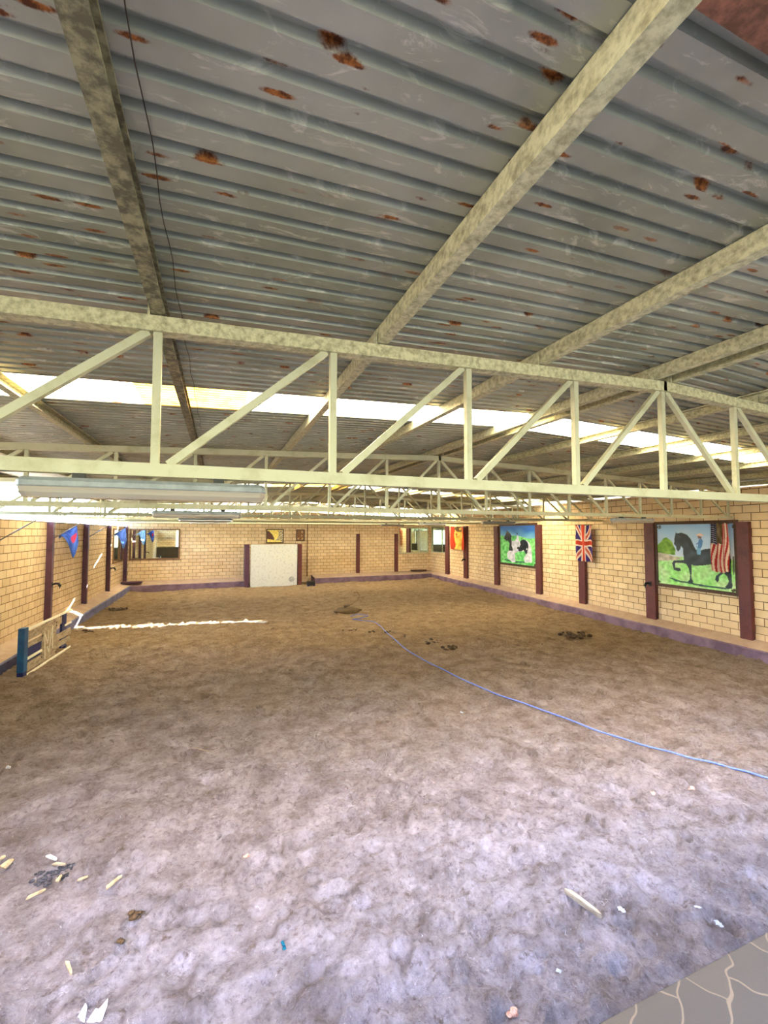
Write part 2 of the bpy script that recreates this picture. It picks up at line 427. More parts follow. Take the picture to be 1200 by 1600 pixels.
# ================================================================== SETTING
# ------------------------------------------------------------------ sand floor
def make_floor():
    xs = np.arange(-5.0, 14.6, .032)
    ys = [.9]; st = .02
    while ys[-1] < 27.9:
        ys.append(ys[-1] + st); st = min(.13, st * 1.006)
    ys = np.array(ys); nx, ny = len(xs), len(ys)
    X, Y = np.meshgrid(xs, ys)
    Z = np.zeros_like(X)
    rng = np.random.RandomState(3)
    # smooth random undulation
    for k in range(26):
        a = rng.uniform(0, 2 * pi); fr = rng.uniform(.4, 5.0); ph = rng.uniform(0, 6.28)
        Z += .018 / (1 + fr * .9) * np.sin((X * cos(a) + Y * sin(a)) * fr + ph + 1.3 * np.sin(X * fr * .37 + k))
    # hoof and foot marks: dents with a raised rim
    for k in range(7500):
        y0 = .9 + 26.5 * rng.rand() ** 1.7; x0 = rng.uniform(-4.6, 13.5)
        r = rng.uniform(.05, .13); dpt = rng.uniform(.014, .042) * (1 if rng.rand() < .75 else -.9)
        e = rng.uniform(.55, 1.0); a = rng.uniform(0, pi)
        i0, i1 = np.searchsorted(xs, (x0 - 2.2 * r, x0 + 2.2 * r)); j0, j1 = np.searchsorted(ys, (y0 - 2.2 * r, y0 + 2.2 * r))
        if i1 <= i0 or j1 <= j0: continue
        dx = X[j0:j1, i0:i1] - x0; dy = Y[j0:j1, i0:i1] - y0
        u = (dx * cos(a) + dy * sin(a)) / r; w = (-dx * sin(a) + dy * cos(a)) / (r * e)
        q = np.sqrt(u * u + w * w)
        Z[j0:j1, i0:i1] += -dpt * np.exp(-(q * 1.15) ** 4) + dpt * .55 * np.exp(-((q - 1.25) / .3) ** 2)
    # crumbly surface, fading with distance
    def vnoise(cell, amp, seed):
        g = np.random.RandomState(seed).rand(int(30 / cell) + 4, int(22 / cell) + 4)
        fx = (X + 5.5) / cell; fy = Y / cell; ix = fx.astype(int); iy = fy.astype(int); tx = fx - ix; ty = fy - iy
        tx = tx * tx * (3 - 2 * tx); ty = ty * ty * (3 - 2 * ty)
        return amp * ((g[iy, ix] * (1 - tx) + g[iy, ix + 1] * tx) * (1 - ty) + (g[iy + 1, ix] * (1 - tx) + g[iy + 1, ix + 1] * tx) * ty - .5)
    Z += vnoise(.31, .03, 1) + vnoise(.13, .026, 2) + vnoise(.07, .018, 4)
    # bank of sand against the kerbs
    wr = RW0.x + RWS * (Y - RW0.y)
    Z += .07 * np.exp(-np.clip(wr - .5 - X, 0, 9) / .5) + .06 * np.exp(-np.clip(X + 4.25, 0, 9) / .5)
    co = np.stack([X, Y, Z], -1).reshape(-1, 3)
    idx = np.arange(nx * ny).reshape(ny, nx)
    f = np.stack([idx[:-1, :-1], idx[:-1, 1:], idx[1:, 1:], idx[1:, :-1]], -1).reshape(-1, 4)
    me = bpy.data.meshes.new('floor')
    me.vertices.add(len(co)); me.vertices.foreach_set('co', co.ravel())
    me.loops.add(f.size); me.loops.foreach_set('vertex_index', f.ravel().astype(np.int32))
    me.polygons.add(len(f)); me.polygons.foreach_set('loop_start', np.arange(0, f.size, 4, dtype=np.int32))
    me.polygons.foreach_set('use_smooth', np.ones(len(f), bool))
    me.update(calc_edges=True); me.validate()
    return tag(link('floor', me, M['sand']), kind='structure')
make_floor()

# meadow outside; unseen bank behind the entrance built high to block low sky light
bm = B()
n = 40
gv = [[None] * (n + 1) for _ in range(n + 1)]
for j in range(n + 1):
    for i in range(n + 1):
        x = -90 + 190 * i / n; y = -70 + 170 * j / n
        inside_b = (-6 < x < 16 and -2 < y < 30)
        z = -.35 + (0 if inside_b else min(20.0, max(0, -y - 9) * 1.1) + max(0, -x - 16) * .05 + .25 * noise.noise(Vector((x * .1, y * .1, 0))))
        gv[j][i] = bm.verts.new((x, y, z))
for j in range(n):
    for i in range(n):
        bm.faces.new((gv[j][i], gv[j][i + 1], gv[j + 1][i + 1], gv[j + 1][i]))
struct('ground', bm, M['yard'], smooth=True)

# ------------------------------------------------------------------ walls (local x runs along the wall, z up)
def wall(name, a, b, z1a, z1b, th=.24, z0=-.3, mat='brick', out=1):
    a, b = Vector((a[0], a[1], 0)), Vector((b[0], b[1], 0)); L = (b - a).length
    bm = B()
    pr = [bm.verts.new(v) for v in ((0, 0, z0), (L, 0, z0), (L, 0, z1b), (0, 0, z1a), (0, out * th, z0), (L, out * th, z0), (L, out * th, z1b), (0, out * th, z1a))]
    for q in ((0, 1, 2, 3), (5, 4, 7, 6), (4, 0, 3, 7), (1, 5, 6, 2), (3, 2, 6, 7), (4, 5, 1, 0)): bm.faces.new([pr[i] for i in q])
    bmesh.ops.recalc_face_normals(bm, faces=bm.faces)
    o = struct(name, bm, M[mat], loc=a); o.rotation_euler = (0, 0, math.atan2((b - a).y, (b - a).x)); return o
LWT = EYE + .31
wall('wall_left', (LX, .8), (LX, LC.y + .24), LWT, LWT + .03, out=1, mat='brick_dim_left')
wall('wall_right', (right_x(.8), .8), (right_x(27.7), 27.7), roof_z(12, .8) - .10, roof_z(14, 27.6) - .10, out=-1)
GAP = .37
x_m = 5.2
OVER = .96; YO = 27.0 + OVER
def back_top(x): return roof_z(x, YO) - SUN_SLOPE * (YO - back_y(x)) - .055
for x0, x1 in ((LC.x, RIDGE_X), (RIDGE_X, RC.x)):
    wall('wall_back', (x0, back_y(x0)), (x1, back_y(x1)), back_top(x0), back_top(x1), out=1)
# front: closed beyond the entrance, open round the platform
wall('wall_front', (7.4, .50), (right_x(.8), .50), EYE + 1.40, EYE + 1.40, th=.24, z0=1.5, out=1)
wall('wall_front', (LX, .50), (-2.9, .50), EYE + 1.40, EYE + 1.40, th=.24, z0=1.5, out=1)

# ceiling: trapezoidal sheet, two slopes, interrupted by translucent strips
STRIPS = ((4.35, 5.35), (13.85, 15.05), (23.45, 24.65))  # last strip is a guess, added to brighten the far end
ROOF_L, ROOF_R = -5.35, 14.7
def sheet(name, x0, x1, y0, y1, mat, pitch=.128, depth=.034, sine=False, slack=0.0):
    bm = B(); rows = []
    y = y0; k = 0
    prof = [(0, 0), (.60, 0), (.68, 1), (.93, 1)] if not sine else [(i / 6, .5 - .5 * cos(2 * pi * i / 6)) for i in range(6)]
    ys = []
    while y < y1:
        for (a, h) in prof:
            yy = y + a * pitch
            if yy <= y1 + 1e-6: ys.append((yy, h))
        y += pitch
    ys.append((y1, 0))
    for yy, h in ys:
        rows.append([bm.verts.new((x, yy, roof_z(x, yy) + h * depth + slack)) for x in (x0, x1)])
    for a, b in zip(rows, rows[1:]): bm.faces.new((a[0], a[1], b[1], b[0]))
    return bm
SEG = [(.52, STRIPS[0][0] + .13), (STRIPS[0][1] - .13, STRIPS[1][0] + .13), (STRIPS[1][1] - .13, STRIPS[2][0] + .13), (STRIPS[2][1] - .13, None)]
for (y0, y1) in SEG:
    for (x0, x1) in ((ROOF_L, RIDGE_X), (RIDGE_X, ROOF_R)):
        ye = y1 if y1 else 27.0 + OVER
        struct('ceiling', sheet('c', x0, x1, y0, ye, None), M['roof'])
# translucent sheets, one object per sheet
def sky_panel(x0, x1, strip, mat, label, slack):
    o = obj('skylight_panel', sheet('s', x0, x1, strip[0], strip[1], None, .083, .022, True, slack), M[mat], smooth=True)
    tag(o, label, 'skylight panel', 'translucent corrugated roof panels')
sky_panel(ROOF_L, -.8, STRIPS[0], 'skylight', 'white corrugated skylight sheet in the near strip, by the open left eave', .040)
sky_panel(-.8, .26, STRIPS[0], 'skylight_yellow', 'yellowed corrugated skylight sheet in the near strip, between the left eave and middle sheets', .040)
sky_panel(.26, RIDGE_X, STRIPS[0], 'skylight', 'white corrugated skylight sheet in the near strip, running from yellowed sheet up to the ridge', .040)
sky_panel(RIDGE_X, 9.6, STRIPS[0], 'skylight', 'white corrugated skylight sheet in the near strip on the mural side of the ridge', .040)
sky_panel(9.6, 10.9, STRIPS[0], 'skylight_yellow', 'yellowed corrugated skylight sheet in the near strip, close to the mural wall', .040)
sky_panel(10.9, ROOF_R, STRIPS[0], 'skylight', 'white corrugated skylight sheet in the near strip, ending over the mural wall', .040)
sky_panel(ROOF_L, 1.6, STRIPS[1], 'skylight', 'white corrugated skylight sheet in the middle strip, by the open left eave', .040)
sky_panel(1.6, RIDGE_X, STRIPS[1], 'skylight_yellow', 'yellowed corrugated skylight sheet in the middle strip just left of the ridge', .040)
sky_panel(RIDGE_X, 8.3, STRIPS[1], 'skylight', 'white corrugated skylight sheet in the middle strip, first one right of the ridge', .040)
sky_panel(8.3, 9.4, STRIPS[1], 'skylight_yellow', 'yellowed corrugated skylight sheet in the middle strip on the mural side', .040)
sky_panel(9.4, ROOF_R, STRIPS[1], 'skylight', 'white corrugated skylight sheet in the middle strip, ending over the mural wall', .040)

sky_panel(ROOF_L, RIDGE_X, STRIPS[2], 'skylight', 'added white corrugated skylight sheet brightening the far end, in the last strip before the end wall, door side', .040)
sky_panel(RIDGE_X, ROOF_R, STRIPS[2], 'skylight', 'added white corrugated skylight sheet brightening the far end, in the last strip before the end wall, mural side', .040)

# lintel over the entrance opening and a fascia added on the far eave to cut the sun streak short
bm = B(); lz = roof_z(RIDGE_X, .6)
for i in range(1): box(bm, -5.3, 12.3, .45, .715, EYE + 1.40, EYE + 1.80)
struct('trim_1', bm, M['rust_beam'])
bm = B(); yo = 27.0 + OVER
box(bm, RIDGE_X + .0, ROOF_R, yo - .04, yo, roof_z(RIDGE_X, yo) - .42, roof_z(RIDGE_X, yo) + .03)
struct('trim_2', bm, M['cream'])

# kerbs: dusty sloping top, painted upright face
def kerb(name, a, b, depth, nrm, zt=.31, zb=.45, face='kerb_face'):
    """a,b: ends of the wall line; nrm points into the arena"""
    a, b = Vector((a[0], a[1], 0)), Vector((b[0], b[1], 0)); nrm = Vector(nrm).normalized()
    t = (b - a).normalized(); L = (b - a).length; bm = B()
    top = []; n = max(2, int(L / .5)); rows = []
    for i in range(n + 1):
        p = a + t * (L * i / n)
        j = .012 * noise.noise(p * .9)
        rows.append([bm.verts.new(p + nrm * d + Vector((0, 0, z))) for d, z in ((0, -.3), (0, zb), (depth * .5, (zt + zb) / 2 + .01 + j), (depth - .03, zt + .01 + j), (depth, zt - .02 + j), (depth + .01, -.3))])
    for r0, r1 in zip(rows, rows[1:]):
        for k in range(5):
            f = bm.faces.new((r0[k], r1[k], r1[k + 1], r0[k + 1])); f.material_index = 1 if k >= 3 else 0
    for r, s in ((rows[0], 1), (rows[-1], -1)):
        f = bm.faces.new(r if s == 1 else r[::-1]); f.material_index = 1
    bmesh.ops.recalc_face_normals(bm, faces=bm.faces)
    me = bpy.data.meshes.new(name); bm.to_mesh(me); bm.free()
    me.materials.append(M['kerb_dust']); me.materials.append(M[face])
    return tag(link(name, me, None), kind='structure')
kerb('baseboard_left', (LX, .9), (LX, LC.y - 1.0), .50, (1, 0, 0), face='kerb_face_bluelit')
kerb('baseboard_right', (right_x(.9), .9), (right_x(26.1), 26.1), .50, RN)
dl = on_back(385, 910).x; dr = on_back(486, 905).x
kerb('baseboard_back', LC, (LC.x + (dl - LC.x), back_y(dl)), 1.05, BN, face='kerb_face')
kerb('baseboard_back', (dr, back_y(dr)), RC, 1.05, BN)

# entrance platform with pavers
bm = B(); box(bm, -6.5, 12.6, -2.0, 1.135, -.3, 1.5, .006)
struct('floor', bm, M['paver'])
# ================================================================== ROOF STEEL
# purlins
PUR = [-4.55, -3.15, -1.75, -.35, 1.05, 2.45, 3.76, 4.0, 5.3, 6.7, 8.1, 9.5, 10.9, 12.15]
PLAB = ['outermost roof purlin above the open left side of the hall',
        'second roof purlin counting from the open left side',
        'roof purlin third from the open left side, crossing the near skylight',
        'dark mossy roof purlin passing overhead just left of the camera, beside a thin wire',
        'stout mossy cream roof purlin rising overhead just right of the camera',
        'mossy cream roof purlin between the overhead one and the ridge pair',
        'left purlin of the close pair under the ridge',
        'right purlin of the close pair under the ridge',
        'first roof purlin beyond the ridge pair on the mural side',
        'second roof purlin beyond the ridge pair on the mural side',
        'third roof purlin beyond the ridge pair on the mural side',
        'fourth roof purlin beyond the ridge pair on the mural side',
        'second roof purlin from the mural wall',
        'roof purlin lying closest to the mural wall']
for i, x in enumerate(PUR):
    bm = B(); y0, y1 = .60, 27.85
    h = .105; w = .075
    a = (x, y0, roof_z(x, y0) - .004 - h / 2 - abs(.036 * w / 2)); b = (x, y1, roof_z(x, y1) - .004 - h / 2 - .0014)
    pr = channel(w, h, .012)
    if x > RIDGE_X: pr = [(-p, q) for p, q in pr][::-1]
    sweep(bm, pr, a, b)
    bmesh.ops.recalc_face_normals(bm, faces=bm.faces)
    tag(obj('roof_purlin', bm, M['mossy'] if i != 3 else M['mossy_dark']), PLAB[i], 'roof purlin', 'steel purlins under the roof sheets')

# trusses
BAY = 1.057
def node_x(k): return -.353 + BAY * k
TY = [2.8, 7.2, 11.6, 16.0, 20.4, 24.8]
TL = ['large cream roof truss closest to the entrance platform, crossing overhead above the biggest lamp',
      'second cream roof truss counting from the entrance',
      'third cream roof truss counting from the entrance',
      'fourth cream roof truss counting from the entrance',
      'fifth cream roof truss counting from the entrance',
      'last cream roof truss, hard in front of the end wall']
def truss(Y, label, near):
    dz = RISE * (Y - 2.8)
    t = thing('roof_truss', label, 'roof truss', (0, Y, 0), 0, 'steel lattice trusses across the hall')
    zb = lambda x: EYE + .36 + dz
    zt = lambda x: roof_z(x, Y) - .105 - .05 - .010
    xr = right_x(Y) - .03; xl = LX + .06
    kr = int((xr - .1 + .353) / BAY)
    bm = B()
    # top chord: channel lying on its side, two slopes
    for a, b in ((xl, RIDGE_X + .02), (RIDGE_X - .02, xr)):
        sweep(bm, [(.045, -.045), (.045, .045), (-.045, .045), (-.045, .033), (.033, .033), (.033, -.033), (-.045, -.033), (-.045, -.045)], (a, 0, zt(a)), (b, 0, zt(b)))
    bmesh.ops.recalc_face_normals(bm, faces=bm.faces)
    obj('top_chord', bm, M['mossy'] if near else M['cream'], t)
    bm = B(); sweep(bm, rect(.07, .075), (xl, 0, zb(0)), (xr, 0, zb(0))); obj('bottom_chord', bm, M['cream'], t)
    for k in range(-4, kr + 1):
        x = node_x(k)
        bm = B(); bar(bm, (x, 0, zb(x) + .037), (x, 0, zt(x) - .045), .045, .045)
        obj('web_post', bm, M['cream'], t)
        if k < kr:
            x2 = node_x(k + 1)
            if k < 4: a, b = (x + .07, 0, zb(x) + .037), (x2 - .05, 0, zt(x2) - .045)
            else: a, b = (x + .05, 0, zt(x) - .045), (x2 - .07, 0, zb(x2) + .037)
            bm = B(); bar(bm, a, b, .04, .045); obj('web_diagonal', bm, M['cream'], t)
    # cleats that hold the purlins
    for x in PUR:
        if x > xr - .1: continue
        bm = B(); box(bm, x - .055, x - .043, -.05, .05, zt(x) + .04, zt(x) + .115); obj('cleat', bm, M['mossy'], t)
    # end post on the left wall
    bm = B(); box(bm, xl - .02, xl + .06, -.04, .04, LWT - .01, zt(xl) - .045); obj('end_post', bm, M['cream'], t)
    return t
for i, Y in enumerate(TY): truss(Y, TL[i], i == 0)

# thin wire along the roof beside the dark purlin
bm = B(); pts = []
for i in range(40):
    y = .8 + i * .14
    pts.append((-.245 + .006 * sin(i * 1.3), y, roof_z(-.245, y) - .012 - .006 * abs(sin(i * .9))))
rod(bm, pts, .0022, 5)
tag(obj('hanging_wire', bm, M['wire']), 'thin rusty wire strung close under the roof sheets beside the dark purlin', 'wire')

# lamps under the trusses
def lamp(label, x, Y, L=1.27, x0=None):
    z = EYE + .36 + RISE * (Y - 2.8) - .0375
    t = thing('fluorescent_light', label, 'ceiling light', (x, Y, z), 0, 'long tube lights under the trusses')
    w = .085
    # housing: shallow tub with rounded ends
    bm = B(); pl = []
    n = 10
    def outline(wd, ln):
        o = []
        for k in range(n + 1):
            a = -pi / 2 + pi * k / n; o.append((ln / 2 - wd * .55 + wd * .55 * cos(a), wd * sin(a)))
        for k in range(n + 1):
            a = pi / 2 + pi * k / n; o.append((-ln / 2 + wd * .55 + wd * .55 * cos(a), wd * sin(a)))
        return o
    def loft(bm, secs):
        rs = [[bm.verts.new((x, y, zz)) for x, y in outline(wd, ln)] for wd, ln, zz in secs]
        for a, b in zip(rs, rs[1:]):
            for k in range(len(a)): bm.faces.new((a[k], a[(k + 1) % len(a)], b[(k + 1) % len(a)], b[k]))
        bm.faces.new(rs[0][::-1]); bm.faces.new(rs[-1])
        bmesh.ops.recalc_face_normals(bm, faces=bm.faces)
    loft(bm, [(w * .8, L * .97, -.03), (w, L, -.05), (w, L, -.075), (w * .94, L * .995, -.08)])
    obj('housing', bm, M['housing'], t)
    bm = B(); loft(bm, [(w * .92, L * .99, -.0805), (w * .88, L * .985, -.11), (w * .6, L * .96, -.135)])
    obj('cover', bm, M['cover'], t, smooth=False)
    for s in (-1, 1):
        bm = B(); rod(bm, [(-L / 2 + .06, s * .03, -.105), (L / 2 - .06, s * .03, -.105)], .013, 10); obj('tube', bm, M['tube'], t, True)
        bm = B(); box(bm, s * L * .28 - .03, s * L * .28 + .03, -.04, .04, -.031, .0); obj('clamp', bm, M['black'], t)
    return t
lamp('long tube light hanging under the truss nearest the entrance', -.36, 2.8)
lamp('long tube light under the second truss, open left side', -.30, 7.2)
lamp('long tube light under the third truss, open left side', -.30, 11.6)
lamp('small far tube light under the fourth truss, open left side', -.30, 16.0)
lamp('long tube light under the second truss, mural side', 8.9, 7.2)
lamp('long tube light under the third truss, mural side', 8.4, 11.6)
lamp('far tube light under the fourth truss, mural side', 8.3, 16.0)
lamp('far tube light under the fifth truss, mural side', 8.3, 20.4)

# ================================================================== POSTS ON THE WALLS
def post(p, nrm, w, d, z0, z1, label, mat='maroon', hook=None, cat='wall post', group='painted posts standing against the walls'):
    p = Vector((p[0], p[1], 0)); nrm = Vector(nrm).normalized()
    t = thing('wall_post', label, cat, (p.x, p.y, z0), math.atan2(nrm.y, nrm.x), group)
    bm = B(); box(bm, .002, d, -w / 2, w / 2, 0, z1 - z0, .006); obj('upright', bm, M[mat], t)
    if hook is not None:
        h = hook - z0; bm = B()
        rod(bm, [(d - .01, 0, h), (d + .09, 0, h + .03), (d + .16, 0, h + .02), (d + .2, 0, h - .05), (d + .19, 0, h - .12)], [.03, .03, .038, .035, .02], 8)
        hb = bm; bm = B(); box(bm, d - .004, d + .012, -.05, .05, h - .07, h + .08, .004); pl = obj('hook_plate', bm, M['black'], t)
        obj('hook', hb, M['black'], pl, True)
    return t
def lp(px): return on_left(px, 840).y
post((LX, lp(74)), (1, 0, 0), .16, .16, .42, LWT, 'blue-lit maroon post on the left wall behind the leaning jump panel', 'maroon_bluelit', 1.55)
post((LX, lp(131)), (1, 0, 0), .16, .16, .42, LWT, 'blue-lit maroon post on the left wall, next beyond the panel one', 'maroon_bluelit')
post((LX, lp(167.5)), (1, 0, 0), .16, .16, .42, LWT, 'blue-lit maroon post with a black hook just before the left corner mirror', 'maroon_bluelit', 1.45)
post((LX + .1, LC.y - .08), (0, -1, 0), .17, .14, .42, LWT, 'dark post in the back left corner between the two mirrors', 'maroon_bluelit')
def rpost(px, ytop, wpx, label, hook=None, mat='maroon'):
    a = on_right(px, ytop); s = (on_right(px + wpx / 2, 900) - on_right(px - wpx / 2, 900)).length
    post((a.x, a.y), RN, s, .12, .42, a.z, label, mat, hook)
rpost(700, 822, 5, 'maroon post on the mural wall beside the corner mirror')
rpost(729, 822, 5.5, 'maroon post on the mural wall right of the red and yellow flag', 1.5)
rpost(777.5, 822, 6.5, 'maroon post at the far edge of the piebald horse picture')
rpost(843, 820, 8, 'maroon post at the near edge of the piebald horse picture')
rpost(911, 820, 10, 'maroon post standing under the hanging flag with crossed stripes')
rpost(1017.5, 817, 15, 'maroon post at the far edge of the black horse picture', 1.5)
rpost(1164, 815, 19, 'broad maroon post at the near edge of the black horse picture')
def bpost(px, ytop, wpx, label):
    a = on_back(px, ytop); s = wpx * (on_back(px + 1, ytop) - a).length
    post((a.x, a.y), BN, s, .12, .42, a.z, label)
bpost(559, 834, 5, 'maroon half-height post midway on the end wall right of the door')
bpost(618.5, 834, 5, 'maroon half-height post on the end wall beside the corner mirrors')

# ================================================================== MIRRORS
def mirror(p0, p1, nrm, z0, z1, label, fw=.05, mat='brown_frame', split=None):
    p0, p1 = Vector((p0[0], p0[1], 0)), Vector((p1[0], p1[1], 0)); t_ = p1 - p0; L = t_.length
    t = thing('wall_mirror', label, 'mirror', (p0.x, p0.y, z0), math.atan2(t_.y, t_.x), 'riding mirrors in the hall corners')
    s = -1 if Vector((-t_.y, t_.x, 0)).dot(Vector(nrm)) < 0 else 1   # side the arena lies on
    H = z1 - z0
    def yb(bm, x0, x1, a, b, zz0, zz1): box(bm, x0, x1, min(s * a, s * b), max(s * a, s * b), zz0, zz1)
    bm = B()
    yb(bm, 0, L, .005, .05, 0, fw); yb(bm, 0, L, .005, .05, H - fw, H); yb(bm, 0, fw, .005, .05, fw, H - fw); yb(bm, L - fw, L, .005, .05, fw, H - fw)
    if split: yb(bm, split * L - fw / 2, split * L + fw / 2, .005, .05, fw, H - fw)
    obj('frame', bm, M[mat], t)
    ed = [0, split * L, L] if split else [0, L]
    for a, b in zip(ed, ed[1:]):
        bm = B(); yb(bm, a + fw * .6, b - fw * .6, .01, .028, fw * .8, H - fw * .8); obj('glass', bm, M['mirror'], t)
a = on_back(203, 826); b = on_back(281, 874)
mirror((a.x, a.y), (b.x, b.y), BN, b.z, a.z, 'wide brown-framed mirror on the end wall, back left corner', .09)
mirror((LX, on_left(176, 850).y), (LX, LC.y - .35), (1, 0, 0), b.z, a.z, 'brown-framed mirror on the left side wall next to the back corner', .09)
a = on_back(623, 824); b = on_back(669, 864)
mirror((a.x, a.y), (b.x, b.y), BN, b.z, a.z, 'cream-framed mirror in two panes on the end wall, back right corner', .06, 'cream', .68)
a = on_right(674.5, 823); b = on_right(697, 865)
mirror((a.x, a.y), (b.x, b.y), RN, b.z, a.z + .05, 'cream-framed mirror on the mural wall next to the back corner', .06, 'cream')

# ================================================================== DOOR AND END WALL
y_d = 25.55
def at_y(px, py, y=y_d): return on_plane(px, py, (0, y, 0), Vector((0, 1, 0)))
a = at_y(392, 851); b = at_y(464, 918)
bm = B(); box(bm, a.x, b.x, y_d, y_d + .06, .0, a.z, .004)
d = struct('door_1', bm, M['panel'])
bm = B(); rod(bm, [(b.x - .32, y_d - .025, .38), (b.x - .32, y_d + .001, .38)], .16, 20); obj('door_patch', bm, paint('grey_ring_stain', (176, 176, 180), (140, 140, 146), 8), d)
for s, px, zt in ((0, 386, a.z), (1, 468.5, a.z)):
    p = at_y(px, 880)
    bm = B(); box(bm, p.x - .12, p.x + .12, y_d - .03, y_d + 1.2, 0, zt, .006)
    tag(obj('door_post', bm, M['maroon'] if s else M['maroon_bluelit']), ('maroon door post beside the thin pipe' if s else 'purple door post at the end of the left-hand kerb'), 'door post')

def picture(name, label, corners, nrm_off, painter, nu, nv, frame_w, frame_mat, cat='painting', frame_d=.05, glass=None):
    """corners: TL, TR, BR, BL world points on the wall (rectangle is made from TL and BR)"""
    TLc, BRc = corners; n = nrm_off
    tdir = Vector((BRc.x - TLc.x, BRc.y - TLc.y, 0)); L = tdir.length; tdir.normalize(); H = TLc.z - BRc.z
    t = thing(name, label, cat, (TLc.x, TLc.y, BRc.z), 0)
    org = Vector((TLc.x, TLc.y, BRc.z))
    def P(u, v, d): return tdir * (u * L) + Vector((0, 0, v * H)) + n * d
    bm = B(); up = Vector((0, 0, 1))
    # backing board and frame
    def slab(u0, u1, v0, v1, d0, d1):
        vs = [bm.verts.new(P(u, v, d)) for d in (d0, d1) for v in (v0, v1) for u in (u0, u1)]
        for q in ((0, 2, 3, 1), (4, 5, 7, 6), (0, 1, 5, 4), (2, 6, 7, 3), (0, 4, 6, 2), (1, 3, 7, 5)): bm.faces.new([vs[i] for i in q])
    fu, fv = frame_w / L, frame_w / H
    slab(-fu, 1 + fu, -fv, 1 + fv, .004, .03)
    slab(-fu, 1 + fu, 1, 1 + fv, .03, frame_d); slab(-fu, 1 + fu, -fv, 0, .03, frame_d)
    slab(-fu, 0, 0, 1, .03, frame_d); slab(1, 1 + fu, 0, 1, .03, frame_d)
    bmesh.ops.recalc_face_normals(bm, faces=bm.faces)
    obj('frame', bm, M[frame_mat], t)
    grid_sheet('canvas', lambda u, v: P(u, v, .034), painter, nu, nv, M['painted'], t)
    return t, P, L, H, tdir

def uvmap(TLc, BRc, conv):
    """turn polygons given in picture-space pixels into u,v on the real rectangle"""
    tdir = Vector((BRc.x - TLc.x, BRc.y - TLc.y, 0)); L = tdir.length; tdir.normalize(); H = TLc.z - BRc.z
    def f(pts, ox, oy, s, hit):
        out = []
        for (x, y) in pts:
            w = hit(ox + x / s, oy + y / s)
            out.append(((w - TLc).dot(tdir) / L, (w.z - BRc.z) / H))
        return out
    return lambda pts: f(pts, *conv)

def nz(u, v, s, k=0): return noise.noise(Vector((u * s, v * s, k)))
def lerp(a, b, t): t = max(0, min(1, t)); return tuple(x + (y - x) * t for x, y in zip(a, b))
def jit(c, u, v, s=14, a=16, k=0):
    d = nz(u, v, s, k) * a; return tuple(max(0, min(255, x + d)) for x in c)

# black horse with rider
TLc = on_right(1028, 820, .03); BRc = on_right(1152, 926, .03)
up_ = uvmap(TLc, BRc, (1000, 800, 6, lambda x, y: on_right(x, y, .03)))
horse = up_([(345, 185), (352, 200), (400, 195), (450, 215), (485, 255), (510, 310), (530, 350), (560, 365), (610, 350), (680, 340), (760, 330), (820, 350), (850, 390), (862, 450), (860, 520), (865, 580), (868, 640), (878, 690), (870, 718), (830, 720), (805, 700), (830, 680), (842, 650), (825, 600), (795, 575), (770, 590), (745, 610), (750, 640), (735, 660), (712, 635), (720, 600), (760, 570), (765, 520), (740, 500), (690, 490), (600, 500), (530, 503), (490, 495), (492, 560), (490, 620), (508, 650), (500, 668), (455, 655), (475, 630), (480, 590), (465, 530), (440, 485), (400, 478), (350, 475), (335, 480), (338, 520), (385, 525), (392, 550), (365, 556), (325, 540), (310, 480), (325, 455), (420, 450), (415, 400), (412, 340), (392, 320), (385, 350), (365, 370), (352, 355), (345, 320), (328, 300), (330, 250), (338, 215)])
mane = up_([(352, 200), (400, 195), (450, 215), (485, 255), (510, 310), (535, 360), (520, 380), (480, 330), (430, 260), (380, 225)])
bush = up_([(172, 310), (200, 285), (230, 245), (255, 238), (290, 262), (310, 280), (325, 320), (340, 350), (338, 405), (280, 395), (172, 378)])
road = up_([(170, 372), (260, 392), (340, 420), (400, 430), (350, 450), (240, 455), (172, 455)])
shadow = up_([(270, 612), (320, 620), (370, 640), (440, 652), (520, 668), (600, 682), (700, 695), (800, 706), (850, 722), (780, 724), (690, 708), (600, 700), (520, 684), (430, 664), (340, 650), (320, 635)])
hat = up_([(530, 214), (550, 208), (560, 198), (580, 198), (588, 210), (606, 220), (590, 228), (545, 224)])
face_ = up_([(545, 226), (585, 228), (582, 252), (555, 250)])
shirt = up_([(560, 255), (585, 250), (598, 275), (590, 320), (575, 345), (555, 335), (552, 300), (525, 306), (535, 298), (555, 285)])
jeans = up_([(535, 310), (556, 335), (580, 345), (578, 400), (545, 400), (540, 350)])
post1 = up_([(876, 418), (892, 418), (896, 560), (888, 600), (880, 560)])
rose = [up_(q) for q in ([(172, 130), (200, 125), (210, 150), (185, 160), (165, 150)], [(862, 125), (890, 120), (898, 145), (875, 152)], [(862, 728), (905, 718), (908, 748), (870, 755)], [(175, 632), (205, 650), (200, 668), (175, 655)])]
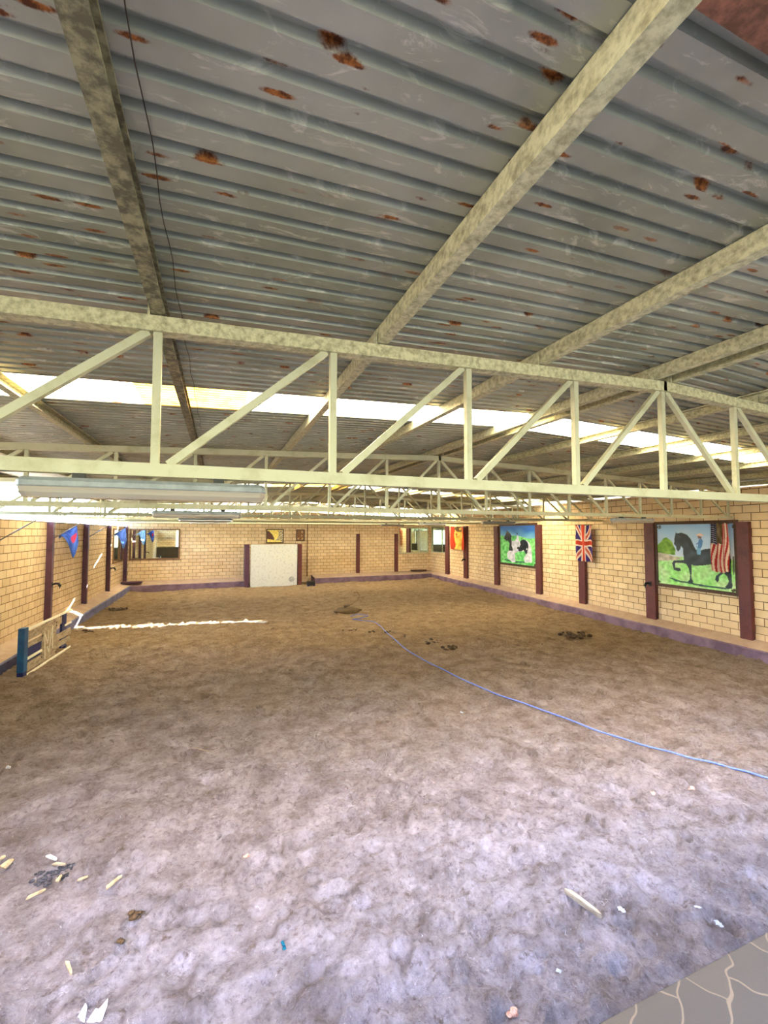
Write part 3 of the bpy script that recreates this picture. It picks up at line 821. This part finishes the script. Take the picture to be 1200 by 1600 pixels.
def paint1(u, v):
    r = .035
    for q in rose:
        if inside(q, u, v) and nz(u, v, 60) > -.25: return (70, 62, 40)
    if inside(hat, u, v): return (228, 196, 190)
    if inside(face_, u, v): return (120, 84, 90)
    if inside(shirt, u, v): return jit((72, 124, 190), u, v, 50)
    if inside(jeans, u, v): return jit((120, 176, 214), u, v, 50)
    if inside(mane, u, v): return jit((22, 34, 44), u, v, 40, 14)
    if inside(horse, u, v): return jit((38, 50, 62), u, v, 9, 34)
    if inside(post1, u, v): return (86, 100, 92)
    if inside(bush, u, v): return jit((116, 164, 44), u, v, 16, 60)
    if inside(shadow, u, v): return (30, 84, 70)
    if inside(road, u, v): return jit((186, 176, 160), u, v, 18, 50)
    if v > .47: return lerp((214, 226, 244), (150, 192, 240), (v - .47) / .5 + .3 * nz(u, v, 4))
    return jit(lerp((150, 226, 122), (186, 222, 160), .5 + nz(u, v, 6)), u, v, 22, 34, 2)
t, P, L, H, td = picture('mural_painting', 'large painted picture of a black stepping horse with a rider in blue', (TLc, BRc), RN, paint1, 170, 120, .09, 'dark_wood')

# piebald horse
TLc = on_right(782.5, 822, .03); BRc = on_right(838.5, 885, .03)
up_ = uvmap(TLc, BRc, (760, 800, 11.43, lambda x, y: on_right(x, y, .03)))
h_black = up_([(370, 330), (400, 350), (440, 385), (460, 430), (455, 480), (465, 540), (460, 600), (480, 650), (482, 695), (450, 690), (412, 690), (420, 620), (425, 560), (400, 510), (370, 515), (345, 490), (325, 478), (335, 430), (355, 400)])
h_rump = up_([(610, 530), (640, 500), (680, 490), (720, 510), (755, 560), (765, 620), (750, 680), (738, 750), (710, 745), (690, 700), (670, 680), (640, 700), (590, 705), (580, 670), (552, 650), (570, 620), (600, 625), (620, 580)])
h_white = up_([(455, 480), (470, 520), (520, 510), (545, 480), (560, 420), (580, 420), (595, 500), (620, 540), (720, 500), (770, 540), (810, 620), (825, 760), (825, 905), (760, 905), (700, 900), (675, 830), (720, 760), (700, 700), (600, 710), (520, 735), (520, 800), (530, 890), (470, 905), (440, 860), (385, 830), (380, 740), (400, 690), (480, 690), (460, 600)])
h_rider = up_([(545, 370), (575, 370), (572, 400), (550, 398)])
h_shadow = up_([(330, 840), (420, 860), (450, 880), (540, 880), (700, 885), (700, 905), (560, 905), (430, 885), (350, 862)])
h_spot = up_([(722, 650), (742, 650), (742, 680), (722, 680)])
def paint2(u, v):
    if inside(h_rider, u, v): return (40, 60, 90)
    if inside(h_spot, u, v): return (235, 235, 240)
    if inside(h_rump, u, v) or inside(h_black, u, v): return jit((14, 26, 44), u, v, 10, 16)
    if inside(h_white, u, v): return jit((226, 226, 240), u, v, 14, 40)
    if inside(h_shadow, u, v): return (28, 92, 84)
    if u > .95 and v < .06: return (80, 70, 40)
    if v > .74 - .06 * u + .05 * nz(u, v, 3): return lerp((130, 196, 236), (20, 112, 214), (v - .74) / .2 + .4 * nz(u, v, 5) + .35 * u)
    return jit(lerp((86, 206, 104), (140, 226, 138), .5 + nz(u, v, 5)), u, v, 16, 50, 2)
picture('mural_painting', 'painted picture of a black and white piebald horse on a green meadow', (TLc, BRc), RN, paint2, 110, 100, .10, 'dark_wood')

# two small pictures over the door
TLc = on_back(417.5, 828, .02); BRc = on_back(441.5, 847, .02)
up_ = uvmap(TLc, BRc, (380, 800, 8.571, lambda x, y: on_back(x, y, .02)))
q1 = up_([(310, 250), (345, 255), (380, 290), (415, 350), (410, 378), (385, 370), (340, 365), (310, 355)])
q2 = up_([(470, 250), (530, 245), (532, 405), (505, 400), (490, 370), (455, 385), (430, 375), (460, 345), (475, 310)])
def paint3(u, v):
    if inside(q1, u, v): return (96, 58, 48)
    if inside(q2, u, v): return jit((196, 176, 140), u, v, 12, 120)
    return jit((250, 224, 120), u, v, 8, 30)
picture('framed_picture', 'small landscape picture of two horse heads on yellow above the door', (TLc, BRc), BN, paint3, 50, 40, .06, 'dark_wood')
TLc = on_back(464, 828.5, .02); BRc = on_back(474.5, 844, .02)
def paint4(u, v):
    for (a, b, r) in ((.75, .82, .14), (.2, .14, .12), (.78, .14, .13), (.7, .45, .1)):
        if (u - a) ** 2 + ((v - b) * 1.3) ** 2 < r * r: return (190, 156, 112)
    return jit((122, 82, 50), u, v, 10, 50)
picture('framed_picture', 'small upright brown picture to the right of the horse heads picture', (TLc, BRc), BN, paint4, 30, 40, .05, 'dark_wood')

# thin pipe down the end wall and the black box it ends in
a = on_back(480.5, 822, .05); bm = B(); rod(bm, [(a.x, a.y, .35), (a.x, a.y, roof_z(a.x, 27) - .45)], .028, 8)
tag(obj('wall_pipe', bm, M['brown_frame'], smooth=True), 'thin brown pipe running down the end wall right of the door', 'pipe')
p = on_z(485.5, 916, .0)
t = thing('equipment_box', 'low black box on the sand at the foot of the thin pipe', 'box', (p.x, p.y, .0))
bm = B(); box(bm, -.22, .22, -.15, .15, .06, .30, .02); obj('body', bm, M['black'], t)
for s in (-1, 1):
    bm = B(); rod(bm, [(s * .17, -.17, .08), (s * .17, -.13, .08)], .06, 12); obj('wheel', bm, M['navy'], t)
bm = B(); rod(bm, [(.12, .1, .28), (.13, .1, .40), (-.11, .1, .40), (-.12, .1, .28)], .012, 6); obj('handle', bm, M['black'], t)
bm = B(); p = on_plane(211, 908, (0, 26.0, 0), Vector((0, 1, 0)))
box(bm, -4.70, -3.75, 25.80, 26.2, .42, .52, .01)
tag(obj('wooden_plank', bm, M['maroon_bluelit']), 'dark plank lying on the kerb in the back left corner', 'plank')
bm = B(); p = on_back(662, 892); box(bm, 12.3, 13.4, 26.7, 27.0, .46, .55, .01)
tag(obj('wooden_plank', bm, M['dark_wood']), 'short dark plank lying on the kerb in the back right corner', 'plank')

# ================================================================== FLAGS
def cloth(name, label, TLp, width, height, tdir, nrm, fcol, nu, nv, folds=4, amp=.05, gather=0.0, cat='flag', group=None, droop=0.0, skew=0.0):
    t = thing(name, label, cat, (TLp.x, TLp.y, TLp.z), 0, group)
    def P(u, v):           # v = 1 top
        w = width * (1 - gather * (1 - abs(2 * v - 1)) * .4)
        x = (u - .5) * w + width / 2 + skew * (1 - v)
        d = amp * sin(u * pi * 2 * folds + 1.5 * v) * (1.15 - .5 * v) + amp * .6 * sin(u * 9 + v * 5)
        z = -(1 - v) * height - droop * (u - .5) ** 2 * (1 - v) * 2 + .015 * sin(u * 17)
        return tdir * x + nrm * (d + amp * 1.6 + .02) + Vector((0, 0, z))
    grid_sheet('cloth', P, fcol, nu, nv, M['cloth'], t, .003)
    bm = B(); rod(bm, [nrm * (amp * 1.6 + .02) + tdir * -.03 + Vector((0, 0, .0)), nrm * (amp * 1.6 + .02) + tdir * (width + .03)], .012, 6)
    obj('hanging_rod', bm, M['dark_wood'], t)
    return t
def uk(u, v):
    RED, WH, BL = (206, 64, 40), (240, 222, 214), (58, 36, 120)
    if abs(u - .46) < .105 or abs(v - .5) < .055: return RED
    if abs(u - .46) < .17 or abs(v - .5) < .09: return WH
    for s in (1, -1):
        d = (u - .5) + s * (v - .5)
        if abs(d - .012 * s) < .05: return (206, 96, 84)
        if abs(d) < .115: return WH
    return BL
a = on_right(902, 820.5, .12); b = on_right(927, 820.5, .12); c = on_right(910, 876, .12)
cloth('national_flag', 'hanging flag with red and white crossed stripes on dark blue, above a maroon post', a, (b - a).length, (a.z - c.z), (b - a).normalized() if True else RT, RN, uk, 50, 80, 2, .03)
def spain(u, v):
    if v > .80 - .1 * abs(u - .5) and .25 < u < .8 and nz(u, v, 8) > -.3: return (122, 92, 50)
    if u < .26 + .05 * sin(v * 8) or u > .80: return (206, 66, 34)
    if .42 < u < .58 and .5 < v < .72: return jit((190, 130, 60), u, v, 20, 80)
    return jit((246, 206, 96), u, v, 7, 40)
a = on_right(706.5, 823, .14); b = on_right(727, 823, .14); c = on_right(716, 858.5, .14)
cloth('national_flag', 'red and yellow striped flag hanging between two maroon posts by the corner mirror', a, (b - a).length, (a.z - c.z), (b - a).normalized(), RN, spain, 40, 50, 2, .05)
def usa(u, v):
    if u < .36 + .06 * sin(v * 9) and v > .56:
        gx, gy = (u * 22) % 1 - .5, (v * 22) % 1 - .5
        return (220, 220, 230) if gx * gx + gy * gy < .05 else (38, 38, 76)
    if .3 < u < .62 and v > .58: return jit((110, 92, 66), u, v, 9, 40)  # shadow beside the stars, painted into the cloth as a brown patch
    q = u * 6.5 + .5 * sin(v * 6) * (1 - v) + (1 - v) * .6
    return (186, 48, 52) if (q % 1) < .5 else (236, 214, 196)
a = on_right(1113.5, 818, .16); b = on_right(1140, 818, .16); c = on_right(1128, 894, .16)
cloth('national_flag', 'gathered flag of stars and red stripes hanging over the black horse picture', a, (b - a).length, (a.z - c.z), (b - a).normalized(), RN, usa, 60, 90, 2.5, .035, droop=-.1)

# slanted poles on the left wall, two of them with pennants
def pole_flag(Y, flag, label, pole_label):
    t = thing('flag_pole', pole_label, 'flag pole', (LX, Y, 2.85), 0, 'slanted poles on the left wall')
    bm = B(); rod(bm, [(.0, 0, 0), (.86, 0, .60)], [.016, .012], 8); obj('pole', bm, M['steel_pole'], t, True)
    bm = B(); box(bm, .0, .03, -.05, .05, -.07, .1, .004); obj('bracket', bm, M['black'], t)
    if flag:
        f = thing('pennant_flag', label, 'flag', (LX, Y, 2.85), 0)
        wcol, spot = flag
        def P(u, v):
            x = .22 + u * .46
            top = Vector((x, 0, x * .70 - .012))
            drop = (.10 + .90 * math.exp(-((u - .80) / .26) ** 2)) * .92
            return top + Vector((-.05 * (1 - v) * sin(u * 5), .06 * sin(u * 13 + v * 2) * (1 - v) + .018, -(1 - v) * drop))
        def C(u, v):
            if spot and (u - .82) ** 2 + (v - .62) ** 2 < .02: return (196, 60, 96)
            return jit(wcol, u, v, 5, 40)
        grid_sheet('cloth', P, C, 30, 30, M['cloth'], f, .003)
pole_flag(12.3, None, '', 'bare slanted pole on the left wall, the one closest to the jump panel')
pole_flag(15.75, ((66, 104, 196), True), 'dark blue pennant with a red patch on a slanted pole at the left wall', 'slanted pole holding the dark blue pennant on the left wall')
pole_flag(19.5, None, '', 'bare slanted pole on the left wall between the two pennants')
pole_flag(23.2, ((120, 160, 226), False), 'light blue pennant on a slanted pole in front of the corner mirror', 'slanted pole holding the light blue pennant near the corner mirror')

# ================================================================== JUMP PANEL at the left wall
p0 = on_z(33.5, 1062, .0); p1 = on_z(106, 1014, .0)
ang = math.atan2(p1.y - p0.y, p1.x - p0.x); LN = (p1 - p0).xy.length
t = thing('jump_panel', 'weathered wooden jump panel with a blue end post standing by the left wall', 'jump panel', (p0.x, p0.y, .0), ang)
bm = B(); box(bm, -.09, .09, -.06, .06, .16, 1.08, .008); e = obj('end_post', bm, M['blue'], t); e['label'] = 'bright blue end post'
bm = B(); box(bm, -.085, .085, -.055, .055, 0, .16, .004); obj('foot', bm, M['navy'], t)
bm = B(); box(bm, LN - .30, LN - .0, .05, .10, .10, 1.0, .006); e = obj('back_board', bm, M['navy'], t); e['label'] = 'navy blue board'
bm = B(); box(bm, LN - .06, LN + .04, .04, .12, 0, .12, .004); obj('foot', bm, M['navy'], t)
for z, h, y in ((1.03, .028, -.045), (.06, .028, -.045), (.70, .022, -.05)):
    bm = B(); box(bm, .09 if z != .70 else LN * .84, LN + .02, y - .012, y + .012, z - h, z + h, .004); obj('rail', bm, M['white_paint'], t)
for (x0, x1, z0, z1, dz) in ((.09, 1.95, .78, .97, 0), (.09, .80, .62, .74, 0), (.09, .9, .36, .42, .04), (.09, .9, .12, .30, .0), (1.5, LN + .05, .40, .56, 0), (1.5, LN + .02, .22, .36, 0)):
    bm = B(); box(bm, x0, x1, -.035, -.012, z0, z1, .004); o = obj('board', bm, M['old_board'] if z1 - z0 > .07 else M['white_paint'], t)
bm = B(); box(bm, .85, 1.62, -.04, -.016, .10, .80, .004); obj('board', bm, M['old_board'], t)
bm = B(); box(bm, .09, .85, -.005, .02, .30, .62, .004); o = obj('back_board', bm, M['navy'], t)
bm = B()
def stroke(a, b, w=.022):
    bar(bm, (a[0], -.046, a[1]), (b[0], -.046, b[1]), .01, w, Vector((0, 1, 0))) if False else sweep(bm, rect(w, .01), (a[0], -.046, a[1]), (b[0], -.046, b[1]), Vector((0, 1, 0)))
for a, b in (((.92, .80), (.98, .16)), ((.95, .74), (1.10, .50)), ((1.10, .80), (1.14, .54)), ((1.10, .42), (1.18, .26)), ((1.18, .26), (1.36, .86)), ((1.36, .86), (1.40, .30))): stroke(a, b)
bmesh.ops.recalc_face_normals(bm, faces=bm.faces)
e = obj('painted_letters', bm, M['white_paint'], t); e['label'] = 'white hand-painted letter strokes'
for x, z in ((.83, .72), (.83, .24), (1.6, .88), (1.6, .80), (1.6, .16)):
    bm = B(); rod(bm, [(x, -.05, z), (x, -.036, z)], .016, 8); obj('bolt', bm, M['black'], t)

# ================================================================== THINGS ON THE SAND
# blue lunge line
pts_px = [(548, 963), (560, 960), (575, 962), (562, 966), (552, 968), (585, 972), (604, 988), (640, 1018), (690, 1045), (760, 1078), (850, 1110), (950, 1147), (1050, 1176), (1130, 1196), (1200, 1215), (1290, 1238)]
P3 = [on_z(x, y, .06) for x, y in pts_px]
def smooth_path(P3, n=8):
    out = []
    for i in range(len(P3) - 1):
        a, b, c, d = P3[max(i - 1, 0)], P3[i], P3[i + 1], P3[min(i + 2, len(P3) - 1)]
        for k in range(n):
            t = k / n
            out.append(.5 * ((2 * b) + (c - a) * t + (2 * a - 5 * b + 4 * c - d) * t * t + (3 * b - a - 3 * c + d) * t ** 3))
    out.append(P3[-1]); return out
bm = B(); pp = smooth_path(P3)
rod(bm, [p + Vector((0, 0, .005 * sin(i))) for i, p in enumerate(pp)], .0125, 6)
tag(obj('lunge_rope', bm, M['rope'], smooth=True), 'long blue rope trailing across the sand from the heap to the mural side', 'rope')

def pile(name, px, py, label, mat, n, spread_, r, squash=(1, 1, .6), cat='manure', group=None, seed=1, z=.01):
    c = on_z(px, py, 0); rng = random.Random(seed); bm = B()
    if 4 <= n <= 12: lump(bm, (0, 0, 0), spread_ * .8, (1.3, 1.05, .08), seed, .7, 3)
    for k in range(n):
        a = rng.uniform(0, 2 * pi); q = spread_ * sqrt(rng.random())
        lump(bm, (cos(a) * q * 1.25, sin(a) * q, z + rng.uniform(0, .4) * r), r * rng.uniform(.6, 1.2), squash, k + seed, .5, 1 if n > 8 else 2)
    return tag(obj(name, bm, M[mat], smooth=True, loc=(c.x, c.y, 0)), label, cat, group)
MG = 'scattered horse droppings'
# raked heap with a fork handle standing in it
c = on_z(543, 955, 0); bm = B()
lump(bm, (0, 0, 0), .42, (1.3, 1.0, .28), 2, .25, 3); tag(obj('sand_heap', bm, M['damp_sand'], smooth=True, loc=(c.x, c.y, .02)), 'low dark round heap on the sand at the end of the blue rope', 'heap')
t = thing('manure_fork', 'thin curved handle of a tool lying across the dark round heap', 'manure fork', (c.x, c.y, .17))
bm = B(); rod(bm, [(.1, 0, .06), (.5, .35, .16), (.75, .75, .3), (.7, .95, .42), (.55, .95, .4)], .014, 6); obj('handle', bm, M['brown_frame'], t, True)
bm = B(); rod(bm, [(-.15, -.08, .03), (.1, 0, .06)], [.05, .02], 6); obj('head', bm, M['dark_wood'], t, True)
pile('manure_pile', 897, 993, 'dark scattered manure pile on the sand before the mural wall', 'manure', 26, .38, .075, seed=3, group=MG)
pile('manure_pile', 675, 1004, 'manure pile right of the rope, the larger of the pair in mid arena', 'manure', 16, .26, .065, seed=5, group=MG)
pile('manure_pile', 702, 1013, 'smaller manure pile right beside the mid arena one', 'manure', 9, .18, .06, seed=6, group=MG)
pile('manure_pile', 634, 995, 'little manure cluster between the rope and the mid arena piles', 'manure', 7, .14, .05, seed=8, group=MG)
pile('manure_pile', 606, 988, 'few droppings right on the blue rope', 'manure', 4, .08, .05, seed=9, group=MG)
pile('manure_pile', 581, 988, 'few droppings left of the blue rope below the heap', 'manure', 4, .1, .05, seed=10, group=MG)
pile('manure_pile', 545, 986, 'line of small droppings under the dark round heap', 'manure', 6, .2, .04, seed=11, group=MG)
pile('manure_pile', 180, 952, 'manure spread by the left kerb beyond the light streak', 'manure', 12, .35, .05, seed=12, group=MG)
pile('manure_pile', 132, 988, 'manure by the left kerb at the far end of the jump panel', 'manure', 9, .2, .055, seed=13, group=MG)
pile('manure_pile', 118, 1302, 'single dark dropping just above the patch of ashes', 'manure', 2, .02, .03, seed=14, group=MG)
pile('manure_pile', 4, 1311, 'single dark dropping at the picture edge left of the wood chips', 'manure', 2, .02, .03, seed=15, group=MG)
pile('manure_pile', 212, 1430, 'red-brown dropping pair below the wood sliver', 'manure', 4, .05, .02, seed=16, group=MG)
pile('manure_pile', 192, 1472, 'round dark dropping under the red-brown pair', 'manure', 2, .02, .028, seed=17, group=MG)
pile('ash_patch', 84, 1367, 'flat patch of dark ashes mixed with wood chips', 'ash', 60, .13, .019, (1.2, 1, .5), 'ashes', seed=20, z=.004)
def stick(name, x0, y0, x1, y1, w, label, mat, h=.010, cat='wood chip', group='wood slivers in the sand', z=.02, tilt=.0):
    a = on_z(x0, y0, z); b = on_z(x1, y1, z); d = b - a; L = d.length; bm = B()
    pr = [(0, -w / 2), (L * .1, -w * .6), (L * .92, -w * .35), (L, 0), (L * .86, w * .45), (L * .15, w * .55)]
    lo = [bm.verts.new((x, y, 0)) for x, y in pr]; hi = [bm.verts.new((x, y * .9, h + tilt * x)) for x, y in pr]
    n = len(pr); bm.faces.new(lo[::-1]); bm.faces.new(hi)
    for i in range(n): bm.faces.new((lo[i], lo[(i + 1) % n], hi[(i + 1) % n], hi[i]))
    o = obj(name, bm, M[mat]); o.location = a; o.rotation_euler = (0, 0, math.atan2(d.y, d.x))
    return tag(o, label, cat, group)
stick('wood_chip', 164, 1390, 191, 1368, .035, 'pale wood sliver lying right of the ash patch', 'chip')
stick('wood_chip', 40, 1405, 72, 1390, .03, 'pale wood sliver lying below the ash patch', 'chip')
stick('wood_chip', 2, 1357, 20, 1343, .07, 'broad pale wood piece at the left edge beside the ashes', 'chip')
stick('wood_chip', 0, 1342, 9, 1339, .05, 'short pale wood piece above the broad one at the left edge', 'chip')
stick('wood_chip', 74, 1337, 89, 1344, .03, 'white splinter resting on top of the ash patch', 'paper', z=.04)
stick('wood_chip', 83, 1350, 103, 1352, .03, 'flat grey splinter in the middle of the ashes', 'old_board', z=.04)
stick('wood_chip', 88, 1379, 96, 1368, .03, 'short upright chip in the lower middle of the ashes', 'chip', z=.05)
stick('wood_chip', 121, 1376, 138, 1370, .02, 'thin chip at the right tip of the ashes', 'chip', z=.04)
stick('wood_chip', 104, 1502, 112, 1524, .02, 'small pale stick standing alone low on the left', 'chip')
stick('wood_chip', 302, 1168, 328, 1175, .008, 'thread-thin pale straw in the middle of the sand', 'chip', .004)
stick('wood_chip', 193, 1226, 201, 1221, .03, 'tiny white chip on the left half of the sand', 'paper')
stick('wood_chip', 884, 1394, 940, 1436, .035, 'long pale half buried stick near the platform edge', 'old_board', .040)
for (x, y, r, lab, mt) in ((386, 1337, .022, 'pinkish clod with a dark crumb in the middle foreground', 'pink_clod'), (1020, 1240, .035, 'pinkish white clod on the right below the blue rope', 'pink_clod'), (1082, 1233, .035, 'dull pink clod right of the whitish one', 'pink_clod'), (803, 1582, .03, 'pink clod low against the platform edge', 'pink_clod')):
    c = on_z(x, y, .02); bm = B(); lump(bm, (0, 0, 0), r, (1, .8, .7), x, .6, 2); lump(bm, (-r * 1.1, r * .2, -.004), r * .6, (1, 1, .6), x + 5, .6, 2)
    tag(obj('clod', bm, M[mt], loc=c), lab, 'clod')
def scrap(x, y, w, h, label, mat='paper', rz=.3, tilt=.25, name='litter_scrap'):
    c = on_z(x, y, .03); bm = B(); n = 5
    vs = [[bm.verts.new(((i / n - .5) * w, (j / n - .5) * h, .25 * min(w, h) * sin(i * 1.4 + j))) for i in range(n + 1)] for j in range(n + 1)]
    for j in range(n):
        for i in range(n): bm.faces.new((vs[j][i], vs[j][i + 1], vs[j + 1][i + 1], vs[j + 1][i]))
    bmesh.ops.solidify(bm, geom=bm.faces[:], thickness=.003)
    o = obj(name, bm, M[mat]); o.location = c; o.rotation_euler = (tilt, tilt * .5, rz)
    return tag(o, label, 'litter')
scrap(971, 1421, .055, .035, 'white paper scrap on the lilac sand above the platform edge', rz=-.6)
scrap(1090, 1417, .06, .016, 'narrow white scrap right of the paper scrap', rz=-.3)
scrap(1123, 1443, .055, .035, 'white scrap touching the platform edge', rz=-.6, tilt=.4)
scrap(873, 1517, .03, .03, 'small white scrap low near the platform', rz=.5)
scrap(13, 1199, .05, .06, 'pale scrap near the left kerb below the jump panel', rz=.4)
scrap(30, 1153, .07, .03, 'small pale scrap above the one by the left kerb', rz=.7)
scrap(408, 972, .4, .12, 'white scrap where the thin streak of sunlight ends', rz=.1, tilt=.05)
scrap(721, 1113, .05, .04, 'tiny white scrap alone in the middle right of the sand', rz=.1)
scrap(443, 1477, .028, .055, 'crumpled teal foil wrapper in the foreground', 'teal', rz=.2, tilt=.5)

# torn white plastic standing up at the bottom edge
c = on_z(147, 1588, .02)
t = thing('torn_plastic', 'torn white plastic with two upright points at the bottom of the foreground', 'litter', c, YAW * -1)
for pts in ([(-.10, -.06, 0), (-.02, -.06, 0), (-.045, 0, .06), (-.06, .01, .075), (-.07, 0, .06)], [(-.03, -.06, 0), (.07, -.03, 0), (.075, 0, .05), (.07, .01, .085), (.035, 0, .055), (.0, 0, .035)]):
    bm = B(); f = bm.faces.new([bm.verts.new(p) for p in pts])
    bmesh.ops.triangulate(bm, faces=bm.faces); bmesh.ops.subdivide_edges(bm, edges=bm.edges[:], cuts=2, use_grid_fill=True)
    for v in bm.verts: v.co += Vector((0, .012 * sin(v.co.x * 60 + v.co.z * 40), 0))
    bmesh.ops.solidify(bm, geom=bm.faces[:], thickness=.005)
    obj('torn_flap', bm, M['paper'], t)

# ================================================================== TREES outside
def tree(x, y, h, r, label, seed, nl=2600, g=None):
    rng = random.Random(seed); t = thing('leafy_tree', label, 'tree', (x, y, -.3), 0, g)
    bm = B(); rod(bm, [(0, 0, 0), (.1, 0, h * .3), (.0, .1, h * .65)], [.22, .17, .1], 8); obj('trunk', bm, M['bark'], t, True)
    bm = B(); cl = [(rng.uniform(-r, r) * .7, rng.uniform(-r, r) * .7, h * rng.uniform(.35, .9), r * rng.uniform(.35, .6)) for _ in range(14)]
    for k in range(nl):
        cx, cy, cz, cr = rng.choice(cl)
        d = Vector((rng.gauss(0, 1), rng.gauss(0, 1), rng.gauss(0, 1))).normalized() * cr * rng.uniform(.6, 1.05)
        p = Vector((cx, cy, cz)) + d; s = rng.uniform(.10, .2)
        q = Vector((rng.gauss(0, 1), rng.gauss(0, 1), rng.gauss(0, 1))).normalized(); w = q.orthogonal().normalized()
        bm.faces.new([bm.verts.new(p + q * s), bm.verts.new(p + w * s * .5), bm.verts.new(p - q * s), bm.verts.new(p - w * s * .5)])
    obj('foliage', bm, M['leaf'], t)
tree(-22, 33, 6.2, 2.6, 'green tree outside, seen in the gap above the left wall', 4)
tree(-21, 46, 7.0, 3.0, 'green tree outside beyond the first, in the gap above the left wall', 5)
tree(-26, 25, 6.0, 2.6, 'green tree outside above the left wall at the picture edge', 6)
